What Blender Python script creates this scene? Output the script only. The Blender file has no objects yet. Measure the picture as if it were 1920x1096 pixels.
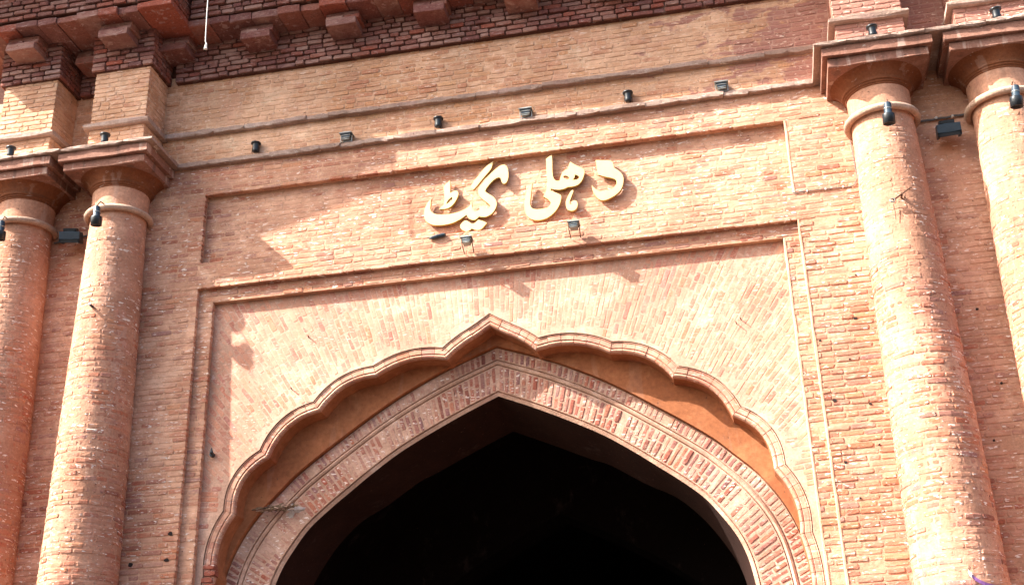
import bpy, math, random
import numpy as np
from mathutils import Matrix, Vector
rnd = random.Random(7)
nrs = np.random.RandomState(11)

# ------------------------------------------------------------------ camera, sky, sun, exposure
scene = bpy.context.scene
COL = scene.collection
cam_d = bpy.data.cameras.new('camera'); cam = bpy.data.objects.new('camera', cam_d); COL.objects.link(cam)
CAM_C = Vector((2.353, -10.827, 1.6)); PITCH, ROLL, YAW = math.radians(24.187), math.radians(1.738), math.radians(10.973)
Rm = Matrix.Rotation(YAW, 3, 'Z') @ Matrix.Rotation(PITCH, 3, 'X') @ Matrix.Rotation(ROLL, 3, 'Y')
RIGHT, FWD, UP = Rm.col[0].copy(), Rm.col[1].copy(), Rm.col[2].copy()
mw = Matrix((RIGHT, UP, -FWD)).transposed().to_4x4(); mw.translation = CAM_C
cam.matrix_world = mw
cam_d.sensor_width = 36; cam_d.lens = 44.29; cam_d.clip_end = 2000; cam_d.clip_start = .1
scene.camera = cam

SUN = Vector((1.95, 1.0, -1.95)).normalized()          # direction in which the light travels
to_sun = -SUN
world = bpy.data.worlds.new('World'); scene.world = world; world.use_nodes = True
wn = world.node_tree.nodes; wl = world.node_tree.links
sky = wn.new('ShaderNodeTexSky'); sky.sky_type = 'NISHITA'; sky.sun_disc = False
sky.sun_elevation = math.asin(to_sun.z); sky.sun_rotation = math.atan2(to_sun.x, to_sun.y) % (2 * math.pi)
sky.dust_density = 5.0; sky.air_density = 1.0; sky.ozone_density = 1.0
bg = wn.get('Background') or wn.new('ShaderNodeBackground')
bg.inputs['Strength'].default_value = 0.112
wl.new(sky.outputs[0], bg.inputs['Color'])
out = wn.get('World Output') or wn.new('ShaderNodeOutputWorld'); wl.new(bg.outputs[0], out.inputs[0])
sun_d = bpy.data.lights.new('sun', 'SUN'); sun_d.energy = 4.3; sun_d.angle = math.radians(.53); sun_d.color = (1, .95, .87)
sun = bpy.data.objects.new('sun', sun_d); COL.objects.link(sun)
sun.rotation_euler = to_sun.to_track_quat('Z', 'Y').to_euler()
vs = scene.view_settings; vs.view_transform = 'Standard'; vs.look = 'None'; vs.gamma = 1; vs.exposure = 1.9
scene.render.engine = 'CYCLES'
scene.render.resolution_x, scene.render.resolution_y = 1024, 584

def project(p):
    d = Vector(p) - CAM_C; f = d.dot(FWD)
    return 960 + 2362 * d.dot(RIGHT) / f, 548 - 2362 * d.dot(UP) / f, f

# ------------------------------------------------------------------ materials
def mat_base(name):
    m = bpy.data.materials.new(name); m.use_nodes = True
    n = m.node_tree.nodes; l = m.node_tree.links; b = n['Principled BSDF']
    b.inputs['Specular IOR Level'].default_value = .2; b.inputs['Roughness'].default_value = .9
    return m, n, l, b
class NB:
    def __init__(s, n, l): s.n, s.l = n, l
    def pos(s, sc=(1, 1, 1)):
        g = s.n.new('ShaderNodeNewGeometry'); m = s.n.new('ShaderNodeVectorMath'); m.operation = 'MULTIPLY'
        s.l.new(g.outputs['Position'], m.inputs[0]); m.inputs[1].default_value = sc; return m.outputs[0]
    def noise(s, vec, scale, detail=4, rough=.55, dist=0):
        t = s.n.new('ShaderNodeTexNoise'); s.l.new(vec, t.inputs['Vector'])
        t.inputs['Scale'].default_value = scale; t.inputs['Detail'].default_value = detail
        t.inputs['Roughness'].default_value = rough; t.inputs['Distortion'].default_value = dist; return t.outputs[0]
    def m(s, op, a, b=None, c=None):
        t = s.n.new('ShaderNodeMath'); t.operation = op
        for i, v in enumerate((a, b, c)):
            if v is None: continue
            if isinstance(v, (int, float)): t.inputs[i].default_value = v
            else: s.l.new(v, t.inputs[i])
        return t.outputs[0]
    def step(s, v, a, b, lo=0, hi=1):
        t = s.n.new('ShaderNodeMapRange'); t.interpolation_type = 'SMOOTHSTEP'; s.l.new(v, t.inputs[0])
        for i, q in enumerate((a, b, lo, hi)): t.inputs[i + 1].default_value = q
        return t.outputs[0]
    def mix(s, f, a, b, mode='MIX'):
        t = s.n.new('ShaderNodeMix'); t.data_type = 'RGBA'; t.blend_type = mode
        for sock, v in ((t.inputs[0], f), (t.inputs[6], a), (t.inputs[7], b)):
            if isinstance(v, (int, float)): sock.default_value = v
            elif isinstance(v, tuple): sock.default_value = v + (1,) if len(v) == 3 else v
            else: s.l.new(v, sock)
        return t.outputs[2]
    def ramp(s, v, stops):
        t = s.n.new('ShaderNodeValToRGB'); e = t.color_ramp.elements
        while len(e) < len(stops): e.new(.5)
        for el, (p, c) in zip(e, stops): el.position = p; el.color = c + (1,)
        s.l.new(v, t.inputs[0]); return t.outputs[0]
    def bump(s, h, dist, b, strength=1):
        t = s.n.new('ShaderNodeBump'); t.inputs['Distance'].default_value = dist; t.inputs['Strength'].default_value = strength
        s.l.new(h, t.inputs['Height']); s.l.new(t.outputs[0], b.inputs['Normal'])

def washed(nb, wash):            # lime wash / dust colour with patchy value
    big = nb.noise(nb.pos(), 1.1, 5, .6); mid = nb.noise(nb.pos((1, 1, 1.6)), 6, 6, .65)
    dark = tuple(c * k for c, k in zip(wash, (.66, .60, .58))); lite = tuple(min(1, c * k) for c, k in zip(wash, (1.16, 1.17, 1.2)))
    c = nb.mix(nb.step(big, .3, .72), dark, lite)
    rose = nb.noise(nb.pos((1, 1, .8)), 1.7, 6, .68, .4); pale = nb.noise(nb.pos((1.0, 1.3, .9)), 2.6, 7, .7, .5)
    c = nb.mix(nb.step(rose, .52, .66, 0, .55), c, tuple(a * k for a, k in zip(wash, (.84, .68, .74))))
    c = nb.mix(nb.step(pale, .54, .66, 0, .6), c, tuple(min(.82, a * k) for a, k in zip(wash, (1.16, 1.30, 1.42))))
    return nb.mix(nb.step(mid, .35, .7), nb.mix(.55, c, dark), c), big, mid

def brick_mat(name, wash, tints, flecks=.55, bump=.006, whites=(.80, .69, .60), grime=.5, peel=False):
    m, n, l, b = mat_base(name); nb = NB(n, l)
    at = n.new('ShaderNodeAttribute'); at.attribute_name = 'tint'; aw = n.new('ShaderNodeAttribute'); aw.attribute_name = 'wash'
    oi = n.new('ShaderNodeObjectInfo'); sp = n.new('ShaderNodeSeparateColor'); l.new(oi.outputs['Color'], sp.inputs[0])
    tint = nb.m('ADD', at.outputs['Fac'], sp.outputs[0]); wv = nb.m('ADD', aw.outputs['Fac'], sp.outputs[1])
    wc, big, mid = washed(nb, wash)
    k = len(tints) - 1
    bc = nb.ramp(tint, [(i / k, c) for i, c in enumerate(tints)])
    fine = nb.noise(nb.pos(), 55, 5, .6)
    flake = nb.noise(nb.pos((1, 1, 3.2)), 16, 5, .65, .4)
    bc = nb.mix(1.0, bc, nb.ramp(fine, [(.25, (.62, .58, .58)), (.75, (1.25, 1.22, 1.2))]), 'MULTIPLY')
    mask = nb.m('ADD', nb.m('ADD', wv, nb.m('MULTIPLY', nb.m('SUBTRACT', big, .5), .55)),
                nb.m('ADD', nb.m('MULTIPLY', nb.m('SUBTRACT', mid, .5), 1.0), nb.m('MULTIPLY', nb.m('SUBTRACT', flake, .5), .9)))
    mask = nb.step(mask, .18, .92)
    c = nb.mix(mask, bc, wc)
    if peel:                     # tan coat worn off to bare purplish brick, mostly on the right
        sx = n.new('ShaderNodeSeparateXYZ'); l.new(nb.pos(), sx.inputs[0])
        pn = nb.noise(nb.pos((1, 1, 2.0)), 2.2, 6, .62, .5)
        c = nb.mix(nb.step(nb.m('ADD', pn, nb.m('MULTIPLY', nb.m('SUBTRACT', sx.outputs[0], 2.3), .13)), .52, .57), c, nb.mix(.8, bc, (.36, .17, .14)))
    fl2 = nb.noise(nb.pos((1, 1, 3.0)), 9, 6, .72, .6); fl3 = nb.noise(nb.pos((1, 1, 3.6)), 15, 2, .5, .3)
    area = nb.noise(nb.pos(), 2.3, 3)
    fm = nb.m('MULTIPLY', nb.m('MAXIMUM', nb.step(fl2, .60, .655), nb.step(fl3, .625, .655)), nb.m('MULTIPLY', nb.step(area, .36, .56, .25, 1), flecks))
    dk = nb.noise(nb.pos((1, 1, 3.4)), 13.3, 3, .55, .4)
    c = nb.mix(nb.m('MULTIPLY', nb.step(dk, .655, .70), .55), c, nb.mix(.6, c, (.17, .10, .10)))
    c = nb.mix(fm, c, whites)
    soot_shade = nb.noise(nb.pos((1, 1, .6)), 3.1, 6, .7)
    c = nb.mix(nb.m('MULTIPLY', nb.step(soot_shade, .58, .75), grime), c, nb.mix(.5, c, (.16, .11, .10)))
    st = nb.noise(nb.pos((1, 1, .10)), 5.5, 5, .6)
    c = nb.mix(nb.m('MULTIPLY', nb.step(st, .57, .68), .30), c, nb.mix(.5, c, (.14, .07, .06)))
    pit = nb.noise(nb.pos(), 38, 3, .5)
    c = nb.mix(nb.m('MULTIPLY', nb.step(pit, .325, .27), .8), c, (.10, .05, .035))
    l.new(c, b.inputs['Base Color'])
    h = nb.m('ADD', nb.m('MULTIPLY', fine, .35), nb.m('ADD', nb.m('MULTIPLY', flake, .7), nb.m('MULTIPLY', nb.step(pit, .33, .25), -.5)))
    nb.bump(h, bump, b)
    return m

def plain_mat(name, wash, bump=.008, grime=.5, scale=1.0, flecks=.3, streak=.25, peel=False):
    m, n, l, b = mat_base(name); nb = NB(n, l)
    wc, big, mid = washed(nb, wash)
    fine = nb.noise(nb.pos(), 45 * scale, 6, .65)
    c = nb.mix(1.0, wc, nb.ramp(fine, [(.25, (.72, .69, .67)), (.75, (1.18, 1.17, 1.16))]), 'MULTIPLY')
    soot_shade = nb.noise(nb.pos((1, 1, .6)), 3.1, 6, .7)
    c = nb.mix(nb.m('MULTIPLY', nb.step(soot_shade, .58, .75), grime), c, nb.mix(.5, c, (.16, .11, .10)))
    if peel:
        sx = n.new('ShaderNodeSeparateXYZ'); l.new(nb.pos(), sx.inputs[0])
        pn = nb.noise(nb.pos((1, 1, 2.0)), 2.2, 6, .62, .5)
        c = nb.mix(nb.step(nb.m('ADD', pn, nb.m('MULTIPLY', nb.m('SUBTRACT', sx.outputs[0], 2.3), .13)), .52, .57), c, nb.mix(.85, c, (.43, .23, .18)))
    st = nb.noise(nb.pos((1, 1, .12)), 7, 5, .6)
    c = nb.mix(nb.m('MULTIPLY', nb.step(st, .56, .66), streak), c, nb.mix(.55, c, (.10, .06, .05)))
    c = nb.mix(nb.m('MULTIPLY', nb.step(st, .42, .36), streak * .8), c, nb.mix(.5, c, (.66, .52, .44)))
    fl2 = nb.noise(nb.pos((1, 1, 2.4)), 11, 6, .72, .6)
    c = nb.mix(nb.m('MULTIPLY', nb.step(fl2, .62, .67), flecks), c, (.72, .64, .56))
    pit = nb.noise(nb.pos(), 33, 3, .5)
    c = nb.mix(nb.m('MULTIPLY', nb.step(pit, .31, .25), .7), c, (.12, .06, .04))
    l.new(c, b.inputs['Base Color'])
    nb.bump(nb.m('ADD', nb.m('MULTIPLY', fine, .5), nb.m('ADD', mid, nb.m('MULTIPLY', nb.step(pit, .33, .25), -.6))), bump, b)
    return m

def simple_mat(name, col, rough=.5, metal=0, spec=.5, var=.15):
    m, n, l, b = mat_base(name); nb = NB(n, l)
    nz = nb.noise(nb.pos(), 14, 5, .6)
    c = nb.mix(nb.step(nz, .3, .7), tuple(v * (1 - var) for v in col), tuple(min(1, v * (1 + var)) for v in col))
    l.new(c, b.inputs['Base Color']); b.inputs['Roughness'].default_value = rough
    b.inputs['Metallic'].default_value = metal; b.inputs['Specular IOR Level'].default_value = spec
    nb.bump(nb.noise(nb.pos(), 120, 3), .0008, b)
    return m

REDS = [(.26, .10, .07), (.44, .15, .085), (.36, .17, .13), (.50, .20, .11), (.32, .16, .14), (.55, .25, .13), (.40, .12, .07), (.48, .23, .15)]
PINKS = [(.44, .17, .12), (.56, .27, .18), (.38, .14, .11), (.60, .32, .22), (.54, .21, .12), (.48, .21, .17)]
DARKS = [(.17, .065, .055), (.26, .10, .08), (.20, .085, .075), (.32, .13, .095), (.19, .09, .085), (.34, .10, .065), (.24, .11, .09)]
M = dict(
    wall_brick=brick_mat('limewashed_brick', (.67, .39, .258), REDS, flecks=.95),
    wall_mortar=plain_mat('lime_mortar', (.68, .405, .265)),
    column_brick=brick_mat('column_brick_wash', (.58, .31, .20), REDS, flecks=.95),
    column_mortar=plain_mat('column_mortar', (.60, .335, .22), streak=.4),
    frieze_brick=brick_mat('dusty_tan_brick', (.74, .465, .30), [(.50, .24, .12), (.58, .30, .15), (.46, .20, .12), (.62, .36, .20)], flecks=.8, grime=.4, bump=.010, whites=(.76, .58, .46), peel=True),
    frieze_mortar=plain_mat('tan_mortar', (.78, .52, .345), grime=.2, peel=True),
    span_brick=brick_mat('pink_washed_brick', (.66, .385, .265), PINKS, flecks=.45, bump=.002, grime=.3),
    span_mortar=plain_mat('pale_pointing', (.68, .44, .32), bump=.002, grime=.15),
    ring_brick=brick_mat('arch_ring_brick', (.60, .38, .28), [(.22, .08, .06), (.36, .11, .07), (.28, .13, .11), (.42, .15, .085), (.26, .13, .125)], flecks=.8),
    ring_mortar=plain_mat('arch_ring_mortar', (.62, .40, .29), flecks=.5),
    plaster=plain_mat('ochre_plaster', (.42, .165, .072), bump=.004, grime=.5, scale=.5, flecks=.03, streak=.12),
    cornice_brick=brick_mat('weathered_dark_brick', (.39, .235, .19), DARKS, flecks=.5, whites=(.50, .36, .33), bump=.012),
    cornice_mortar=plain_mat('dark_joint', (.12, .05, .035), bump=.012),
    ledge=plain_mat('grey_weathered_ledge', (.45, .335, .275), bump=.012, grime=.9, flecks=.8),
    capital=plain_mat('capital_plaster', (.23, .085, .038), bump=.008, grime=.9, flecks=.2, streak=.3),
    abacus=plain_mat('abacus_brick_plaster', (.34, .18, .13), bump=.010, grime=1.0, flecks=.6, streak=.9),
    ringstone=plain_mat('pale_ring_plaster', (.60, .43, .32), grime=.6, flecks=.5),
    bead=plain_mat('cream_plaster_bead', (.74, .52, .35), bump=.002, grime=.1, flecks=.1),
    limepatch=plain_mat('fresh_lime', (.66, .60, .55), bump=.01, grime=.3, flecks=.5),
    soot_shade=plain_mat('shaded_passage_plaster', (.010, .0045, .003), bump=.004, flecks=0, streak=0),  # near-black base colour stands in for the passage's deep shade
    intrados=plain_mat('shaded_soffit_plaster', (.034, .012, .007), bump=.004, flecks=.0, streak=0),  # base colour darkened to carry the soffit's shade
    black=simple_mat('black_lamp_enamel', (.012, .016, .020), .35),
    navy=simple_mat('dark_blue_grey_enamel', (.025, .045, .065), .4),
    grey=simple_mat('cast_aluminium', (.34, .36, .34), .4, .6),
    glass=simple_mat('lamp_lens', (.35, .30, .24), .15),
    gold=simple_mat('gilded_sheet', (.78, .58, .27), .38, .25, .5, .06),
    goldside=simple_mat('gilded_edge', (.50, .34, .10), .4, .4, .5, .1),
    rust=simple_mat('rusty_iron', (.12, .055, .03), .8),
    twig=simple_mat('dry_twig', (.17, .11, .06), .9),
    white=simple_mat('white_cord', (.75, .72, .66), .7),
    violet=simple_mat('purple_ribbon', (.27, .11, .33), .6),
    red=simple_mat('red_ribbon', (.45, .02, .03), .6),
    hole_shade=simple_mat('painted_hole_shade', (.02, .012, .01), 1.0),
    ground=plain_mat('dusty_paving', (.05, .038, .03), bump=.01, flecks=.1),
    cable=simple_mat('grey_conduit', (.10, .095, .09), .6),
)

# ------------------------------------------------------------------ object helpers
def link(o, parent=None):
    COL.objects.link(o)
    if parent is not None: o.parent = parent
    return o
def empty(name, parent=None, loc=(0, 0, 0)):
    o = bpy.data.objects.new(name, None); o.location = loc; o.empty_display_size = .1; return link(o, parent)
def tag(o, label=None, cat=None, group=None, kind=None):
    if label: o['label'] = label
    if cat: o['category'] = cat
    if group: o['group'] = group
    if kind: o['kind'] = kind
    return o
class MB:
    def __init__(s): s.v, s.f = [], []
    def add(s, v, f):
        b = len(s.v); s.v += [tuple(p) for p in v]; s.f += [tuple(b + i for i in q) for q in f]; return s
    def build(s, name, mat, parent=None, smooth=False, loc=None):
        me = bpy.data.meshes.new(name)
        v = s.v if loc is None else [(a - loc[0], b - loc[1], c - loc[2]) for a, b, c in s.v]
        me.from_pydata(v, [], s.f); me.update()
        for m in (mat if isinstance(mat, (list, tuple)) else [mat]): me.materials.append(M[m])
        if smooth: me.polygons.foreach_set('use_smooth', [True] * len(me.polygons))
        o = bpy.data.objects.new(name, me); o.color = (.5, .5, 0, 1)
        if loc is not None and parent is None: o.location = loc
        return link(o, parent)
    def box(s, x0, x1, y0, y1, z0, z1):
        v = [(x, y, z) for z in (z0, z1) for y in (y0, y1) for x in (x0, x1)]
        return s.add(v, [(0, 1, 5, 4), (1, 3, 7, 5), (3, 2, 6, 7), (2, 0, 4, 6), (4, 5, 7, 6), (2, 3, 1, 0)])
    def block(s, x0, x1, y0, y1, z0, z1, j=.004, bev=.008, n=3, axis='x'):
        """irregular bar along x (or y), chamfered and chipped"""
        if axis == 'y': x0, x1, y0, y1 = y0, y1, x0, x1
        b = min(bev, (z1 - z0) * .3, abs(y1 - y0) * .3)
        V = []
        for i in range(n + 1):
            x = x0 + (x1 - x0) * i / n; e = b * .8 if i in (0, n) else 0
            sec = [(y0, z0 + b + e), (y0, z1 - b - e), (y0 + b + e, z1 - e * .5), (y1, z1 - e * .5), (y1, z0 + e * .5), (y0 + b + e, z0 + e * .5)]
            for y, z in sec:
                q = (x + (rnd.uniform(-j, j) * .6 if i in (0, n) else 0), y + rnd.uniform(-j, j), z + rnd.uniform(-j, j))
                V.append(q if axis == 'x' else (q[1], q[0], q[2]))
        F = []
        for i in range(n):
            for k in range(6): F.append((i * 6 + k, i * 6 + (k + 1) % 6, i * 6 + 6 + (k + 1) % 6, i * 6 + 6 + k))
        F.append(tuple(range(5, -1, -1))); F.append(tuple(n * 6 + k for k in range(6)))
        if (axis == 'x'): F = [tuple(reversed(q)) for q in F]
        return s.add(V, F)
    def tube(s, pts, r, n=8, cap=True):
        pts = [Vector(p) for p in pts]; rs = r if isinstance(r, (list, tuple)) else [r] * len(pts); V = []; F = []
        for i, p in enumerate(pts):
            t = (pts[min(i + 1, len(pts) - 1)] - pts[max(i - 1, 0)]).normalized()
            a = t.cross(Vector((0, 0, 1)) if abs(t.z) < .9 else Vector((1, 0, 0))).normalized(); c = t.cross(a)
            for k in range(n):
                q = p + (a * math.cos(2 * math.pi * k / n) + c * math.sin(2 * math.pi * k / n)) * rs[i]; V.append(tuple(q))
        for i in range(len(pts) - 1):
            for k in range(n): F.append((i * n + k, i * n + (k + 1) % n, i * n + n + (k + 1) % n, i * n + n + k))
        if cap: F.append(tuple(range(n))); F.append(tuple(range((len(pts) - 1) * n + n - 1, (len(pts) - 1) * n - 1, -1)))
        return s.add(V, F)
    def lathe(s, prof, c=(0, 0), n=48, j=0, a0=0, a1=2 * math.pi):
        V = []; F = []; full = abs(a1 - a0 - 2 * math.pi) < 1e-6; m = n if full else n + 1
        for r, z in prof:
            for k in range(m):
                a = a0 + (a1 - a0) * k / n; rr = r + (rnd.uniform(-j, j) if j else 0)
                V.append((c[0] + rr * math.sin(a), c[1] - rr * math.cos(a), z))
        for i in range(len(prof) - 1):
            for k in range(n):
                k2 = (k + 1) % m; F.append((i * m + k, i * m + k2, i * m + m + k2, i * m + m + k))
        return s.add(V, F)

# ------------------------------------------------------------------ brick machinery
def make_template(seed, bent=None):
    r = random.Random(seed)
    xs = [-.5, -.44, 0, .44, .5]; zs = [-.5, -.31, .31, .5]; V = []; idx = {}
    for k, z in enumerate(zs):
        for i, x in enumerate(xs):
            ed = (i in (0, 4)) + (k in (0, 3))
            y = [0, .0018, .005][ed] + r.uniform(-.0012, .0012)
            if ed == 2: x *= .965; z2 = z * .86
            else: z2 = z
            chip = r.random() < .12
            idx[i, k] = len(V)
            V.append([x + r.uniform(-.014, .014), y + (.004 if chip and ed else 0), z2 + r.uniform(-.05, .05)])
    F = [(idx[i, k], idx[i + 1, k], idx[i + 1, k + 1], idx[i, k + 1]) for k in range(3) for i in range(4)]
    per = [(i, 0) for i in range(5)] + [(4, 1), (4, 2)] + [(i, 3) for i in range(4, -1, -1)] + [(0, 2), (0, 1)]
    base = len(V)
    for p in per:
        v = V[idx[p]]; V.append([max(-.5, min(.5, v[0] * 1.0)), .05, max(-.5, min(.5, v[2]))])
    for a in range(len(per)):
        b2 = (a + 1) % len(per); F.append((idx[per[b2]], idx[per[a]], base + a, base + b2))
    V = np.array(V)
    if bent:
        L, r0 = bent; th = V[:, 0] * L / r0; R = r0 - V[:, 1]
        V = np.stack([R * np.sin(th), -R * np.cos(th), V[:, 2]], 1)
    return V, F
FLAT = [make_template(i) for i in range(14)]
R0 = .33; BLEN = [.095, .13, .16, .185, .21]
BENT = [[make_template(100 + 10 * i + k, (L, R0)) for k in range(4)] for i, L in enumerate(BLEN)]
_mesh = {}
def tmpl_mesh(key, tm, mat):
    if (key, mat) not in _mesh:
        me = bpy.data.meshes.new('brick'); me.from_pydata([tuple(v) for v in tm[0]], [], tm[1]); me.materials.append(M[mat]); me.update()
        _mesh[key, mat] = me
    return _mesh[key, mat]
class Bricks:
    """collects brick placements; the largest in view become objects, the rest one mesh"""
    def __init__(s): s.items = []
    def add(s, key, tm, mtx, tint, wash, size):
        c = mtx @ Vector((0, 0, 0)) if not key[0] == 'b' else mtx @ Vector((0, -R0, 0))
        u, v, f = project(c)
        vis = size / f ** 2 * (1.25 - wash) if (0 < u < 1920 and 0 < v < 1096) else 0
        s.items.append((vis, key, tm, mtx, tint, wash))
    def flat(s, o, ex, ey, ez, L, h, tint, wash):
        k = rnd.randrange(len(FLAT)); 
        if rnd.random() < .5: ex2, ez2 = -ex, -ez     # half turn keeps handedness
        else: ex2, ez2 = ex, ez
        m = Matrix((ex2 * L, ey, ez2 * h)).transposed().to_4x4(); m.translation = o
        s.add(('f', k), FLAT[k], m, tint, wash, L * h)
    def build(s, name, mat, parent, keep, stuff_name=None):
        it = sorted(s.items, key=lambda a: -a[0])
        single = [a for a in it[:keep] if a[0] > 0]; rest = it[len(single):]
        for vis, key, tm, mtx, t, w in single:
            o = bpy.data.objects.new(name, tmpl_mesh(key, tm, mat)); o.color = (t, w, 0, 1)
            link(o, parent); o.matrix_local = mtx
        if rest:
            vs_, fs_, ti, wa, b = [], [], [], [], 0
            for vis, key, tm, mtx, t, w in rest:
                A = np.array(mtx); P = tm[0] @ A[:3, :3].T + A[:3, 3]
                vs_.append(P); fs_ += [tuple(b + i for i in q) for q in tm[1]]; b += len(P)
                ti += [t] * len(tm[1]); wa += [w] * len(tm[1])
            me = bpy.data.meshes.new(stuff_name or name + 'work'); me.from_pydata(np.concatenate(vs_).tolist(), [], fs_)
            for nm, dat in (('tint', ti), ('wash', wa)):
                a = me.attributes.new(nm, 'FLOAT', 'FACE'); a.data.foreach_set('value', dat)
            me.materials.append(M[mat]); me.update()
            o = bpy.data.objects.new(stuff_name or name + 'work', me); o.color = (0, 0, 0, 1); link(o, parent)
            if single: tag(o, kind='stuff')
            else: tag(o, kind='stuff')
CH = .057
def fill(B, O, ex, ey, s0, s1, z0, z1, wash, proud=.004, skip=None, miss=.006, lens=(.205, .205, .205, .1, .15), jz=.0025, gap=.0055):
    """lay courses on the plane O + s*ex, z; ey points into the wall"""
    ez = Vector((0, 0, 1)); k0 = math.floor(z0 / CH) - 1; k1 = math.ceil(z1 / CH) + 1
    for k in range(k0, k1):
        a, b = max(z0, k * CH + gap), min(z1, (k + 1) * CH - gap)
        if b - a < .016: continue
        s = s0 - rnd.uniform(0, .2); first = True
        while s < s1:
            L = rnd.choice(lens) * rnd.uniform(.93, 1.06); e = s + L
            p, q = max(s, s0), min(e, s1); s = e + rnd.uniform(.007, .013)
            if s1 - e < .04: q = s1; s = s1 + 1
            if q - p < .035: continue
            if p < s0 + .002: p = s0 + rnd.uniform(-.004, .003)
            if q > s1 - .002: q = s1 + rnd.uniform(-.003, .004)
            c = (p + q) / 2; z = (a + b) / 2
            if skip and skip(c, z): continue
            if rnd.random() < miss: continue
            w = wash(c, z) if callable(wash) else wash
            w = w + rnd.uniform(-.2, .2)
            pr = proud * rnd.uniform(-.3, 1.6) * (1.25 - .8 * max(0, min(1, w)))
            o = Vector(O) + ex * c - ey * pr; o.z = z + rnd.uniform(-jz, jz)
            B.flat(o, ex, ey, ez, q - p, (b - a), rnd.random(), w)
EX, EY, EZ = Vector((1, 0, 0)), Vector((0, 1, 0)), Vector((0, 0, 1))
NX = Vector((-1, 0, 0)); NY = Vector((0, -1, 0))
def vnoise(x, z, s=1.0, o=0):
    return math.sin(x * 1.7 * s + 2.1 + o) * math.sin(z * 2.3 * s + .7 - o) * .5 + math.sin(x * 3.9 * s - z * 2.7 * s + o) * .3 + math.sin(z * 6.1 * s + x * 1.3 + o * 2) * .2
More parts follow.
